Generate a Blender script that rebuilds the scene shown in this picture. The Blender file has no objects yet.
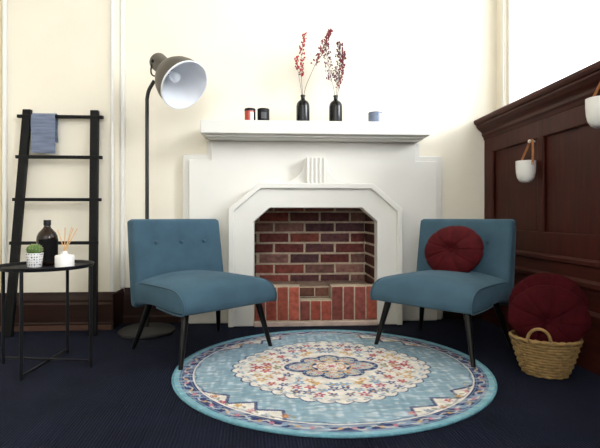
import bpy, bmesh, math, random
import numpy as np
from math import sin, cos, pi, radians, sqrt, atan2
from mathutils import Vector, Matrix

random.seed(7)
S = bpy.context.scene
COL = S.collection

# ------------------------------------------------------------------ helpers
def tag(o, label=None, cat=None, group=None, kind=None):
    if label: o['label'] = label
    if cat: o['category'] = cat
    if group: o['group'] = group
    if kind: o['kind'] = kind
    return o

def thing(name, label, cat, loc=(0, 0, 0), rot=(0, 0, 0), group=None):
    o = bpy.data.objects.new(name, None)
    o.empty_display_size = 0.05
    COL.objects.link(o)
    o.location = loc
    o.rotation_euler = rot
    return tag(o, label, cat, group)

def copy_tree(o, parent=None):
    c = o.copy()
    COL.objects.link(c)
    if parent is not None:
        c.parent = parent
    for ch in list(o.children):
        copy_tree(ch, c)
    return c

class MB:
    """collects shapes into one mesh"""
    def __init__(self):
        self.bm = bmesh.new()
        self.mi = 0
    def face(self, vs):
        try:
            f = self.bm.faces.new(vs)
            f.material_index = self.mi
            return f
        except ValueError:
            return None
    def box(self, lo, hi, M=None):
        x0, y0, z0 = lo; x1, y1, z1 = hi
        c = [(x0,y0,z0),(x1,y0,z0),(x1,y1,z0),(x0,y1,z0),(x0,y0,z1),(x1,y0,z1),(x1,y1,z1),(x0,y1,z1)]
        v = [self.bm.verts.new(M @ Vector(p) if M else p) for p in c]
        for f in ((0,3,2,1),(4,5,6,7),(0,1,5,4),(1,2,6,5),(2,3,7,6),(3,0,4,7)):
            self.face([v[i] for i in f])
        return v
    def prism(self, poly, y0, y1):
        """polygon in x,z extruded along y (y0 is the front)"""
        a = [self.bm.verts.new((x, y0, z)) for x, z in poly]
        b = [self.bm.verts.new((x, y1, z)) for x, z in poly]
        self.face(a); self.face(b[::-1])
        n = len(poly)
        for i in range(n):
            j = (i+1) % n
            self.face([a[i], b[i], b[j], a[j]])
    def sweep_y(self, prof, y0, y1):
        """profile in x,z extruded along y"""
        self.prism(prof, y0, y1)
    def tube(self, pts, r, seg=12, closed=False, caps=True):
        pts = [Vector(p) for p in pts]
        n = len(pts)
        rs = r if isinstance(r, (list, tuple)) else [r]*n
        rings = []
        up = None
        for i in range(n):
            if closed:
                t = (pts[(i+1) % n]-pts[i-1]).normalized()
            else:
                t = (pts[min(i+1, n-1)]-pts[max(i-1, 0)]).normalized()
            if up is None:
                up = Vector((0,0,1)) if abs(t.z) < .9 else Vector((1,0,0))
            u = (up - t*up.dot(t)).normalized()
            w = t.cross(u)
            up = u
            rings.append([self.bm.verts.new(pts[i]+(u*cos(2*pi*k/seg)+w*sin(2*pi*k/seg))*rs[i]) for k in range(seg)])
        m = n if closed else n-1
        for i in range(m):
            A = rings[i]; B = rings[(i+1) % n]
            for k in range(seg):
                self.face([A[k], A[(k+1)%seg], B[(k+1)%seg], B[k]])
        if caps and not closed:
            self.face(rings[0][::-1]); self.face(rings[-1])
    def lathe(self, prof, seg=32, M=None, fn=None):
        """prof = (r,z) list; r==0 ends are poles"""
        rings = []
        for r, z in prof:
            if r < 1e-6:
                p = Vector((0,0,z))
                rings.append([self.bm.verts.new(M @ p if M else p)])
            else:
                ring = []
                for k in range(seg):
                    t = 2*pi*k/seg
                    rr = r*(fn(t, z) if fn else 1)
                    p = Vector((rr*cos(t), rr*sin(t), z))
                    ring.append(self.bm.verts.new(M @ p if M else p))
                rings.append(ring)
        for A, B in zip(rings, rings[1:]):
            for k in range(seg):
                j = (k+1) % seg
                if len(A) == 1 and len(B) == 1: continue
                if len(A) == 1: self.face([A[0], B[j], B[k]])
                elif len(B) == 1: self.face([A[k], A[j], B[0]])
                else: self.face([A[k], A[j], B[j], B[k]])
    def ball(self, c, r, seg=8, rings=5, sc=(1,1,1)):
        prof = [(r*sin(pi*i/rings), -r*cos(pi*i/rings)) for i in range(rings+1)]
        prof[0] = (0, -r); prof[-1] = (0, r)
        self.lathe(prof, seg, Matrix.Translation(c) @ Matrix.Diagonal((sc[0], sc[1], sc[2], 1)))
    def build(self, name, mats, parent=None, smooth=None, bevel=0, bseg=2, subs=0):
        bm = self.bm
        bmesh.ops.recalc_face_normals(bm, faces=bm.faces[:])
        me = bpy.data.meshes.new(name)
        bm.to_mesh(me); bm.free()
        for m in (mats if isinstance(mats, (list, tuple)) else [mats]):
            me.materials.append(m)
        o = bpy.data.objects.new(name, me)
        COL.objects.link(o)
        if parent is not None: o.parent = parent
        if bevel:
            b = o.modifiers.new('Bevel', 'BEVEL'); b.width = bevel; b.segments = bseg
            b.limit_method = 'ANGLE'; b.angle_limit = radians(35)
        if subs:
            s = o.modifiers.new('Subdivision', 'SUBSURF'); s.levels = subs; s.render_levels = subs
        if smooth is not None:
            for p in me.polygons: p.use_smooth = True
            if smooth < 179:
                me.set_sharp_from_angle(angle=radians(smooth))
        return o

def spline(ctrl, n=6, closed=False):
    """Catmull-Rom through control points (any dimension)"""
    out = []
    m = len(ctrl)
    rng = range(m) if closed else range(m-1)
    for i in rng:
        if closed:
            p0, p1, p2, p3 = ctrl[i-1], ctrl[i], ctrl[(i+1)%m], ctrl[(i+2)%m]
        else:
            p0, p1, p2, p3 = ctrl[max(i-1,0)], ctrl[i], ctrl[i+1], ctrl[min(i+2,m-1)]
        for k in range(n):
            t = k/n
            out.append(tuple(0.5*((2*b)+(-a+c)*t+(2*a-5*b+4*c-d)*t*t+(-a+3*b-3*c+d)*t**3) for a,b,c,d in zip(p0,p1,p2,p3)))
    if not closed: out.append(tuple(ctrl[-1]))
    return out

# ------------------------------------------------------------------ materials
def mat(name, col, rough=.6, metal=0, var=0.0, vscale=20, bump=0.0, bscale=200, sheen=0, spec=.5, stretch=None, coat=0):
    m = bpy.data.materials.new(name); m.use_nodes = True
    nt = m.node_tree; N = nt.nodes; L = nt.links
    p = N['Principled BSDF']
    p.inputs['Base Color'].default_value = (*col, 1)
    p.inputs['Roughness'].default_value = rough
    p.inputs['Metallic'].default_value = metal
    p.inputs['Specular IOR Level'].default_value = spec
    if sheen:
        p.inputs['Sheen Weight'].default_value = sheen
        p.inputs['Sheen Roughness'].default_value = .4
        p.inputs['Sheen Tint'].default_value = (*[min(1, c*2+.15) for c in col], 1)
    if coat:
        p.inputs['Coat Weight'].default_value = coat
        p.inputs['Coat Roughness'].default_value = .15
    tc = N.new('ShaderNodeTexCoord')
    vec = tc.outputs['Object']
    if stretch:
        mp = N.new('ShaderNodeMapping'); mp.inputs['Scale'].default_value = stretch
        L.new(vec, mp.inputs[0]); vec = mp.outputs[0]
    if var:
        n = N.new('ShaderNodeTexNoise'); n.inputs['Scale'].default_value = vscale; n.inputs['Detail'].default_value = 4
        L.new(vec, n.inputs['Vector'])
        r = N.new('ShaderNodeValToRGB')
        r.color_ramp.elements[0].position = .3; r.color_ramp.elements[1].position = .7
        r.color_ramp.elements[0].color = (*[c*(1-var) for c in col], 1)
        r.color_ramp.elements[1].color = (*[min(1, c*(1+var)) for c in col], 1)
        L.new(n.outputs['Fac'], r.inputs[0]); L.new(r.outputs[0], p.inputs['Base Color'])
    if bump:
        n = N.new('ShaderNodeTexNoise'); n.inputs['Scale'].default_value = bscale; n.inputs['Detail'].default_value = 3
        L.new(vec, n.inputs['Vector'])
        b = N.new('ShaderNodeBump'); b.inputs['Strength'].default_value = bump; b.inputs['Distance'].default_value = .01
        L.new(n.outputs['Fac'], b.inputs['Height']); L.new(b.outputs[0], p.inputs['Normal'])
    return m

def attr_mat(name, attr, rough=.85, bump=.3, bscale=150, mult=None):
    m = bpy.data.materials.new(name); m.use_nodes = True
    nt = m.node_tree; N = nt.nodes; L = nt.links
    p = N['Principled BSDF']; p.inputs['Roughness'].default_value = rough
    p.inputs['Specular IOR Level'].default_value = .25
    a = N.new('ShaderNodeAttribute'); a.attribute_name = attr
    out = a.outputs['Color']
    tc = N.new('ShaderNodeTexCoord')
    n = N.new('ShaderNodeTexNoise'); n.inputs['Scale'].default_value = bscale; n.inputs['Detail'].default_value = 4
    L.new(tc.outputs['Object'], n.inputs['Vector'])
    if mult:
        r = N.new('ShaderNodeValToRGB')
        r.color_ramp.elements[0].position = .3; r.color_ramp.elements[1].position = .7
        r.color_ramp.elements[0].color = (mult[0],)*3+(1,)
        r.color_ramp.elements[1].color = (mult[1],)*3+(1,)
        n2 = N.new('ShaderNodeTexNoise'); n2.inputs['Scale'].default_value = mult[2]; n2.inputs['Detail'].default_value = 5
        L.new(tc.outputs['Object'], n2.inputs['Vector']); L.new(n2.outputs['Fac'], r.inputs[0])
        mx = N.new('ShaderNodeMixRGB'); mx.blend_type = 'MULTIPLY'; mx.inputs[0].default_value = 1
        L.new(out, mx.inputs[1]); L.new(r.outputs[0], mx.inputs[2]); out = mx.outputs[0]
    L.new(out, p.inputs['Base Color'])
    b = N.new('ShaderNodeBump'); b.inputs['Strength'].default_value = bump; b.inputs['Distance'].default_value = .005
    L.new(n.outputs['Fac'], b.inputs['Height']); L.new(b.outputs[0], p.inputs['Normal'])
    return m

M_wall = mat('cream_wall_paint', (.83, .775, .655), .75, var=.02, vscale=3, bump=.05, bscale=60)
M_white = mat('white_gloss_paint', (.75, .735, .69), .5, var=.015, vscale=4, bump=.03, bscale=40)
M_trim = mat('cream_trim_paint', (.74, .64, .38), .5)
M_wood = mat('dark_mahogany', (.044, .0085, .0052), .5, var=.35, vscale=6, stretch=(6, 6, .6), bump=.05, bscale=30, spec=.16)
M_woodh = mat('dark_mahogany_lengthwise', (.044, .0085, .0052), .5, var=.35, vscale=6, stretch=(6, .6, 6), bump=.05, bscale=30, spec=.16)
M_skirt = mat('dark_skirting_wood', (.022, .0075, .0045), .45, var=.3, vscale=6, stretch=(.6, 6, 6), spec=.25)
M_lino = mat('worn_skirting_edge', (.075, .03, .017), .6, var=.2)
M_ceil = mat('ceiling_paint', (.82, .79, .68), .9)
M_black = mat('black_painted_wood', (.0035, .0035, .004), .5, var=.2, vscale=30, spec=.18)
M_bmetal = mat('black_powder_coat', (.006, .006, .008), .45, bump=.05, bscale=400, spec=.25)
M_leg = mat('black_lacquer', (.004, .004, .0045), .3, spec=.3)
M_blue = mat('teal_blue_velvet', (.052, .106, .150), .8, var=.12, vscale=9, bump=.12, bscale=500, sheen=.3, spec=.2)
M_pipe = mat('teal_piping', (.040, .090, .13), .85, bump=.1, bscale=600, sheen=.2)
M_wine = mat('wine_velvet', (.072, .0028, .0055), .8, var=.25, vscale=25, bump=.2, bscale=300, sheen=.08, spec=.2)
M_wine2 = mat('deep_wine_velvet', (.042, .0022, .0045), .85, var=.25, vscale=25, bump=.2, bscale=300, sheen=.04, spec=.1)  # same wine velvet, with the shade of the basket corner in its colour
M_lampdk = mat('dark_grey_lamp_metal', (.020, .019, .019), .5, .2)
M_lampsh = mat('taupe_lamp_metal', (.095, .083, .072), .45, .3)
M_lampin = mat('pale_silver_enamel', (.86, .88, .92), .3)
M_bulb = mat('frosted_bulb', (.85, .88, .92), .2)
M_towel = mat('slate_blue_cotton', (.16, .195, .28), .9, var=.25, vscale=8, stretch=(1, 1, 7), bump=.3, bscale=300, sheen=.2)
M_bottle = mat('dark_glass', (.004, .004, .005), .12, spec=.3)
M_amber = mat('amber_glass', (.014, .006, .003), .15, spec=.3)
M_label = mat('black_label', (.004, .004, .004), .6, spec=.1)
M_cap = mat('black_plastic', (.006, .006, .006), .4, spec=.2)
M_jarred = mat('red_wax_glass', (.42, .035, .018), .12, coat=.5)
M_paper = mat('white_paper', (.8, .78, .76), .7)
M_greylab = mat('grey_label', (.075, .075, .085), .6)
M_bluetin = mat('pale_blue_glass', (.14, .18, .27), .3, var=.15, vscale=40)
M_wax = mat('pale_wax', (.75, .78, .82), .5)
M_berry = mat('red_berries', (.40, .008, .012), .5, var=.3, vscale=60)
M_berry2 = mat('crimson_berries', (.20, .006, .02), .5, var=.3, vscale=60)
M_berry3 = mat('plum_berries', (.11, .006, .042), .5, var=.35, vscale=60)
M_stem = mat('dry_brown_stem', (.16, .10, .07), .8)
M_stemg = mat('dry_grey_stem', (.20, .16, .17), .8)
M_cactus = mat('cactus_green', (.075, .14, .03), .7, var=.35, vscale=30)
M_soil = mat('dark_soil', (.02, .014, .01), .95, bump=.6, bscale=200)
M_ceram = mat('white_ceramic', (.80, .79, .76), .35)
M_reed = mat('rattan_reed', (.75, .45, .2), .75)
M_leather = mat('tan_leather', (.42, .17, .06), .6, var=.15, vscale=60)
M_knob = mat('pale_knob', (.75, .70, .62), .35)
M_basket = mat('golden_seagrass', (.29, .18, .065), .75, var=.3, vscale=40, bump=.3, bscale=250)
M_basketd = mat('seagrass_inner', (.22, .12, .045), .85, var=.3, vscale=40)
M_soot = mat('soot', (.012, .010, .009), .95, var=.4, vscale=10, bump=.4, bscale=60)
M_hearthtop = mat('ashy_hearth_mortar', (.30, .20, .15), .95, var=.4, vscale=14, bump=.5, bscale=80)
M_mortar = mat('pale_mortar', (.56, .46, .34), .95, var=.2, vscale=30, bump=.5, bscale=120)
M_sill = mat('pinkish_stone_sill', (.55, .42, .36), .9, var=.2, vscale=15, bump=.3, bscale=80)
M_brick = attr_mat('old_brick', 'tint', .9, .5, 130, (.65, 1.25, 28))
M_rug = attr_mat('woven_rug', 'pattern', .95, .35, 420, (.82, 1.12, 30))
M_rugedge = mat('teal_rug_binding', (.13, .32, .40), .9, var=.2, vscale=60, bump=.4, bscale=400)

def pot_pattern():
    m = bpy.data.materials.new('white_pot_with_black_triangles'); m.use_nodes = True
    nt = m.node_tree; N = nt.nodes; L = nt.links; p = N['Principled BSDF']; p.inputs['Roughness'].default_value = .4
    tc = N.new('ShaderNodeTexCoord')
    sx = N.new('ShaderNodeSeparateXYZ'); L.new(tc.outputs['Object'], sx.inputs[0])
    at = N.new('ShaderNodeMath'); at.operation = 'ARCTAN2'
    L.new(sx.outputs[0], at.inputs[0]); L.new(sx.outputs[1], at.inputs[1])
    a = N.new('ShaderNodeMath'); a.operation = 'MULTIPLY'; a.inputs[1].default_value = 4.2
    L.new(at.outputs[0], a.inputs[0])
    z = N.new('ShaderNodeMath'); z.operation = 'MULTIPLY'; z.inputs[1].default_value = 105
    L.new(sx.outputs[2], z.inputs[0])
    cx = N.new('ShaderNodeCombineXYZ'); L.new(a.outputs[0], cx.inputs[0]); L.new(z.outputs[0], cx.inputs[1])
    v = N.new('ShaderNodeTexVoronoi'); v.distance = 'MANHATTAN'; v.inputs['Scale'].default_value = .72
    v.inputs['Randomness'].default_value = .25
    L.new(cx.outputs[0], v.inputs['Vector'])
    r = N.new('ShaderNodeValToRGB'); r.color_ramp.interpolation = 'CONSTANT'
    r.color_ramp.elements[0].color = (.02, .02, .03, 1); r.color_ramp.elements[1].position = .40
    r.color_ramp.elements[1].color = (.82, .81, .8, 1)
    L.new(v.outputs['Distance'], r.inputs[0]); L.new(r.outputs[0], p.inputs['Base Color'])
    return m
M_pot = pot_pattern()

def carpet():
    m = bpy.data.materials.new('navy_ribbed_carpet'); m.use_nodes = True
    nt = m.node_tree; N = nt.nodes; L = nt.links; p = N['Principled BSDF']
    p.inputs['Roughness'].default_value = .95; p.inputs['Specular IOR Level'].default_value = .15
    tc = N.new('ShaderNodeTexCoord')
    mp = N.new('ShaderNodeMapping'); mp.inputs['Rotation'].default_value = (0, 0, radians(-3)); L.new(tc.outputs['Object'], mp.inputs[0])
    w = N.new('ShaderNodeTexWave'); w.bands_direction = 'X'; w.inputs['Scale'].default_value = 26; w.inputs['Distortion'].default_value = .8
    w.inputs['Detail'].default_value = 2; w.inputs['Detail Scale'].default_value = 3
    L.new(mp.outputs[0], w.inputs['Vector'])
    n = N.new('ShaderNodeTexNoise'); n.inputs['Scale'].default_value = 5; n.inputs['Detail'].default_value = 6
    L.new(tc.outputs['Object'], n.inputs['Vector'])
    r = N.new('ShaderNodeValToRGB')
    r.color_ramp.elements[0].color = (.0032, .0045, .011, 1); r.color_ramp.elements[1].color = (.0095, .0125, .030, 1)
    L.new(w.outputs['Fac'], r.inputs[0])
    r2 = N.new('ShaderNodeValToRGB')
    r2.color_ramp.elements[0].position = .3; r2.color_ramp.elements[1].position = .7
    r2.color_ramp.elements[0].color = (.75, .75, .75, 1); r2.color_ramp.elements[1].color = (1.2, 1.2, 1.2, 1)
    L.new(n.outputs['Fac'], r2.inputs[0])
    mx = N.new('ShaderNodeMixRGB'); mx.blend_type = 'MULTIPLY'; mx.inputs[0].default_value = 1
    L.new(r.outputs[0], mx.inputs[1]); L.new(r2.outputs[0], mx.inputs[2]); L.new(mx.outputs[0], p.inputs['Base Color'])
    b = N.new('ShaderNodeBump'); b.inputs['Strength'].default_value = .6; b.inputs['Distance'].default_value = .004
    L.new(w.outputs['Fac'], b.inputs['Height']); L.new(b.outputs[0], p.inputs['Normal'])
    return m
M_carpet = carpet()

def pane():
    m = bpy.data.materials.new('window_glass'); m.use_nodes = True
    nt = m.node_tree; N = nt.nodes; L = nt.links
    N.remove(N['Principled BSDF']); out = N['Material Output']
    t = N.new('ShaderNodeBsdfTransparent'); t.inputs[0].default_value = (.97, .985, 1, 1)
    g = N.new('ShaderNodeBsdfGlossy'); g.inputs['Roughness'].default_value = .02
    mx = N.new('ShaderNodeMixShader')
    mx.inputs[0].default_value = .05; L.new(t.outputs[0], mx.inputs[1]); L.new(g.outputs[0], mx.inputs[2])
    L.new(mx.outputs[0], out.inputs[0])
    return m
M_glass = pane()

# ------------------------------------------------------------------ room shell
def struct(name, mb, m, **k):
    return tag(mb.build(name, m, **k), kind='structure')

XR, YB, YL = 1.72, 3.40, 3.215        # upper right wall, recessed back wall, projecting wall at left
XL, YF, ZC = -2.35, -2.2, 4.3
b = MB(); b.box((XL-.1, YF, -.06), (XR+.3, 4.0, 0)); struct('floor', b, M_carpet)
b = MB(); b.box((XL-.1, YF, ZC), (XR+.3, 4.0, ZC+.06)); struct('ceiling', b, M_ceil)
b = MB(); b.box((XL-.1, YF, 0), (XL, 4.0, ZC)); struct('wall_left', b, M_wall)
b = MB()   # recessed wall round the firebox hole
b.box((-1.125, YB, 0), (-.19, YB+.1, ZC)); b.box((.80, YB, 0), (XR, YB+.1, ZC)); b.box((-.19, YB, 1.0), (.80, YB+.1, ZC))
struct('wall_back', b, M_wall)
b = MB(); b.box((XL, YL, 0), (-1.125, 4.0, ZC)); struct('wall_back_left', b, M_wall)

b = MB(); b.box((XL-.1, YF-.2, 0), (XR+.3, YF, 1.55)); b.box((XL-.1, YF-.2, 4.05), (XR+.3, YF, ZC))  # unseen wall behind the camera, added so fill light enters from high up
b.box((XL-.1, YF-.2, 1.55), (-1.9, YF, 4.05)); b.box((1.3, YF-.2, 1.55), (XR+.3, YF, 4.05))
struct('wall_front', b, M_wall)
WY0, WY1, WZ0, WZ1 = 1.30, 3.265, 1.53, 4.05
VY0, VY1 = -1.7, .55  # unseen pier between the windows, placed to keep sun off the alcove
b = MB()
for y0, y1 in ((YF, VY0), (VY1, WY0), (WY1, 3.5)):
    b.box((XR, y0, 0), (XR+.25, y1, ZC))
for y0, y1 in ((VY0, VY1), (WY0, WY1)):
    b.box((XR, y0, 0), (XR+.25, y1, WZ0-.02)); b.box((XR, y0, WZ1), (XR+.25, y1, ZC))
struct('wall_right', b, M_wall)

def window(name, y0, y1):
    x0, x1 = XR+.015, XR+.07
    f = MB()
    f.box((x0, y0, WZ0-.02), (x1, y0+.035, WZ1)); f.box((x0, y1-.035, WZ0-.02), (x1, y1, WZ1))
    f.box((x0, y0+.035, WZ1-.05), (x1, y1-.035, WZ1)); f.box((x0, y0+.035, WZ0-.02), (x1, y1-.035, WZ0+.02))
    ym = (y0+y1)/2 - .25
    f.box((x0, ym-.02, WZ0+.02), (x1, ym+.02, WZ1-.05))
    f.box((x0, y0+.035, 3.0), (x1, ym-.02, 3.04)); f.box((x0, ym+.02, 3.0), (x1, y1-.035, 3.04))
    w = struct(name, f, M_white, bevel=.006)
    for a, c in ((y0+.036, ym-.021), (ym+.021, y1-.036)):
        for z0, z1 in ((WZ0+.021, 2.999), (3.041, WZ1-.051)):
            p = MB(); p.box((XR+.04, a, z0), (XR+.044, c, z1)); p.build('window_pane', M_glass, w)
window('window_1', WY0, WY1)
window('window_2', VY0, VY1)
# architrave bead on the wall beside the near window edge
b = MB(); b.box((XR-.012, WY1+.002, 1.53), (XR, WY1+.03, WZ1)); struct('trim_1', b, M_white, bevel=.004)

# panelled dado along the right wall
XP = 1.624
b = MB()
b.box((XP+.022, YF, 0), (XR-.001, YB-.001, 1.50))
stiles = [(3.267, YB-.001)]
y = 2.694
while y > YF+.1:
    stiles.append((y-.058, y)); y -= .63
for y0, y1 in stiles: b.box((XP, y0, .68), (XP+.022, y1, 1.50))
b.box((XP+.001, YF, 1.265), (XP+.022, YB-.002, 1.499))
b.box((XP+.001, YF, .545), (XP+.022, YB-.002, .69))
struct('trim_2', b, M_wood, bevel=.007, bseg=2)
b = MB()
b.sweep_y([(XP, .30), (XP, .56), (XP-.012, .56), (XP-.022, .55), (XP-.022, .53), (XP-.006, .52), (XP-.006, .455), (XP-.026, .44), (XP-.026, .42), (XP-.012, .40), (XP-.012, .30)], YF, YB-.003)
struct('trim_3', b, M_woodh)
b = MB()
b.sweep_y([(XP, 0), (XP, .30), (XP-.018, .30), (XP-.03, .28), (XP-.03, 0)], YF, YB-.003)
struct('baseboard_right', b, M_woodh)
b = MB()
b.sweep_y([(XR-.002, 1.525), (1.545, 1.525), (1.541, 1.518), (1.543, 1.505), (1.552, 1.490), (1.562, 1.486), (1.562, 1.474), (1.580, 1.452), (1.600, 1.436),
           (1.606, 1.426), (1.606, 1.408), (1.616, 1.396), (1.622, 1.376), (1.629, 1.366), (1.629, 1.45), (XR-.002, 1.45)], YF, YB-.002)
struct('trim_4', b, M_woodh)

# skirting boards at the back
def skirting(name, x0, x1, yw):
    b = MB(); y1 = yw-.001
    prof = [(0, .0), (-.034, 0), (-.034, .045), (-.026, .055), (-.026, .175), (-.020, .19), (-.020, .205), (-.008, .235), (-.004, .255), (0, .258)]
    A = [b.bm.verts.new((x0, y1+p, z)) for p, z in prof]; B = [b.bm.verts.new((x1, y1+p, z)) for p, z in prof]
    b.face(A); b.face(B[::-1])
    for i in range(len(prof)):
        j = (i+1) % len(prof); b.face([A[i], A[j], B[j], B[i]])
    return struct(name, b, M_skirt)
skirting('baseboard_back_left', XL+.001, -1.108, YL)
skirting('baseboard_back', -1.105, -.69, YB)
skirting('baseboard_back_right', 1.30, 1.60, YB)
b = MB(); b.box((-1.124, YL-.034, 0), (-1.108, YB-.002, .25)); struct('baseboard_return', b, M_skirt, bevel=.004)
b = MB(); b.box((XL+.002, YL-.045, 0), (-1.12, YL-.036, .035)); struct('trim_5', b, M_lino, bevel=.003)
# rounded corner beads of the projecting wall, and the architrave at far left
b = MB(); b.tube([(-1.128, YL-.004, .26), (-1.128, YL-.004, ZC-.001)], .013, 12); struct('trim_6', b, M_white, smooth=40)
b = MB(); b.box((-1.124, YB-.05, .26), (-1.095, YB-.002, ZC-.001)); struct('trim_7', b, M_white, bevel=.01, bseg=3)
b = MB(); b.box((-2.13, YL-.03, .26), (-1.865, YL-.001, ZC-.001)); b.box((-2.05, YL-.045, .26), (-1.93, YL-.03, ZC-.001))
struct('trim_8', b, M_trim, bevel=.006)
b = MB(); b.tube([(-1.848, YL-.014, .26), (-1.848, YL-.014, ZC-.001)], .016, 12); struct('trim_9', b, M_white, smooth=40)

# ------------------------------------------------------------------ bricks
def brick_mesh(name, parent, origin, U, V, Nn, rects, palette, depth=.012, back=.03, seed=1, mortar_rect=None):
    """rects = (u0,v0,u1,v1) bricks standing proud of a mortar bed; Nn points to the viewer"""
    rnd = random.Random(seed)
    O, U, V, Nn = (Vector(k) for k in (origin, U, V, Nn))
    m = MB(); lay = m.bm.verts.layers.float_color.new('tint')
    def blk(u0, v0, u1, v1, n0, n1, col, mi, jit=0):
        m.mi = mi
        ins = .004 if mi == 0 else 0
        pts = []
        for (n, e) in ((n0, 0), (n1-ins, 0), (n1, ins)):
            for (a, c) in ((u0+e, v0+e), (u1-e, v0+e), (u1-e, v1-e), (u0+e, v1-e)):
                j = (rnd.uniform(-jit, jit), rnd.uniform(-jit, jit))
                v = m.bm.verts.new(O+U*(a+j[0])+V*(c+j[1])+Nn*n); v[lay] = (*col, 1); pts.append(v)
        for r in (0, 4):
            for k in range(4):
                m.face([pts[r+k], pts[r+(k+1)%4], pts[r+4+(k+1)%4], pts[r+4+k]])
        m.face(pts[8:12]); m.face(pts[0:4][::-1])
    for r in rects:
        c = rnd.choice(palette); s = rnd.uniform(.75, 1.2)
        blk(*r, 0.0, depth*rnd.uniform(.8, 1.1), [k*s for k in c], 0, .002)
    mr = mortar_rect or [(min(r[0] for r in rects)-.006, min(r[1] for r in rects)-.006, max(r[2] for r in rects)+.006, max(r[3] for r in rects)+.006)]
    for q in mr: blk(*q, -back, depth*.35, (0, 0, 0), 1)
    return m.build(name, [M_brick, M_mortar], parent)

def running_bond(u0, u1, v0, v1, L=.234, H=.068, g=.017, off=0.0):
    out = []; v = v0; row = 0
    while v < v1-.01:
        u = u0 - (L+g)*(off + (.5 if row % 2 else 0))
        while u < u1:
            a, c = max(u, u0), min(u+L, u1)
            if c-a > .02: out.append((a, v, c, min(v+H, v1)))
            u += L+g
        v += H+g; row += 1
    return out

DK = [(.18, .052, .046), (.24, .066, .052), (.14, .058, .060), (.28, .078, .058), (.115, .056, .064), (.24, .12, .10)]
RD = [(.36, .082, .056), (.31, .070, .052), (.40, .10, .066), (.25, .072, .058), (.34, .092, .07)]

# ------------------------------------------------------------------ fireplace
FX = .302
fp = thing('fireplace', 'white painted fireplace with chamfered brick-lined opening and stepped mantel against the back wall', 'fireplace', (0, 0, 0))
def mir(pts):   # half outline right of centre, floor up to the top, to a full arch
    return [(FX+x, z) for x, z in pts] + [(FX-x, z) for x, z in reversed(pts)]
OPEN = [(.4445, 0), (.4445, .748), (.334, .845)]
def arch(outer, inner):
    return [(FX+x, z) for x, z in outer] + [(FX-x, z) for x, z in reversed(outer)] + [(FX-x, z) for x, z in inner] + [(FX+x, z) for x, z in reversed(inner)]
INH = [(.50, 0), (.50, .90)]
b = MB(); b.prism(arch([(.972, 0), (.972, 1.242), (.80, 1.242), (.80, 1.34)], INH), 3.352, YB-.002)
b.prism(arch([(.925, 0), (.925, 1.200), (.762, 1.200), (.762, 1.34)], INH), 3.325, 3.3515)
b.build('body', M_white, fp, bevel=.006, bseg=2)
b = MB()
b.prism(arch([(.626, 0), (.626, .838), (.412, 1.022)], OPEN), 3.222, 3.3245)
b.prism(arch([(.626, 0), (.626, .838), (.412, 1.022)], [(.585, 0), (.585, .822), (.398, .983)]), 3.200, 3.2215)
b.build('frame', M_white, fp, bevel=.006)
# fluted keystone with swept shoulders
b = MB()
side = spline([(.082, 1.205), (.088, 1.16), (.110, 1.105), (.150, 1.062), (.215, 1.036)], 5)
poly = [(FX+x, z) for x, z in side] + [(FX+.215, 1.0225), (FX-.215, 1.0225)] + [(FX-x, z) for x, z in reversed(side)]
b.prism(poly, 3.268, 3.3245)
b.build('keystone_shoulders', M_white, fp, bevel=.005)
b = MB()
b.box((FX-.075, 3.245, 1.0225), (FX+.075, 3.3245, 1.212))
for k in range(5):
    x = FX-.060+k*.030
    b.tube([(x, 3.244, 1.026), (x, 3.244, 1.208)], .0105, 10)
b.build('keystone', M_white, fp, smooth=35)
b = MB()
b.box((FX-.812, 3.145, 1.362), (FX+.812, YB-.002, 1.455))
b.build('mantel_shelf', M_white, fp, bevel=.005)
b = MB()
for hw_, y_, z0_, z1_ in ((.790, 3.166, 1.357, 1.3615), (.780, 3.182, 1.346, 1.3565), (.774, 3.205, 1.340, 1.3455)):
    b.box((FX-hw_, y_, z0_), (FX+hw_, YB-.002, z1_))
b.build('bed_moulding', M_white, fp, bevel=.004)
# firebox
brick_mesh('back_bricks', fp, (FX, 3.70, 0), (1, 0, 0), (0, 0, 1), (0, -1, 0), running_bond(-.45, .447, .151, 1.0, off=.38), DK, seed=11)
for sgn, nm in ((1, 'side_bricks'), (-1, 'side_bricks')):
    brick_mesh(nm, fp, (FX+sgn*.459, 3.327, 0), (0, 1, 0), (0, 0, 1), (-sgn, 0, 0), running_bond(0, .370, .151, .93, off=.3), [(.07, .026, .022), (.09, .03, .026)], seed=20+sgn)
b = MB(); b.box((FX-.49, 3.327, .935), (FX+.49, 3.75, .98)); b.build('flue_lintel', M_soot, fp)
b = MB()
for x0, x1 in ((FX-.443, .178), (.42, FX+.443)): b.box((x0, 3.325, 0), (x1, 3.698, .255))
b.box((.178, 3.38, 0), (.42, 3.698, .255)); b.box((.178, 3.335, 0), (.42, 3.3795, .172))
b.build('firebox_floor', M_hearthtop, fp, bevel=.01)
rects = []
def soldiers(x0, x1, n, top):
    w = (x1-x0)/n
    for i in range(n): rects.append((x0+i*w+.005, .040, x0+(i+1)*w-.005, top))
soldiers(-.142, .184, 4, .276); soldiers(.184, .414, 3, .175); soldiers(.414, .747, 4, .276)
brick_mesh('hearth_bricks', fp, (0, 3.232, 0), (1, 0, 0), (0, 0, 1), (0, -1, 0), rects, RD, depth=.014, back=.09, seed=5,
           mortar_rect=[(-.142, .0, .184, .282), (.1845, .0, .4135, .181), (.414, .0, .747, .282)])
brick_mesh('ash_notch_bricks', fp, (0, 3.372, 0), (1, 0, 0), (0, 0, 1), (0, -1, 0), [(.19, .186, .30, .25), (.31, .186, .41, .25)], [(.16, .07, .05), (.13, .08, .06)], depth=.008, back=.005, seed=8)
b = MB(); b.box((-.142, 3.196, 0), (.747, 3.2175, .034)); b.build('hearth_sill', M_sill, fp, bevel=.006)

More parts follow.
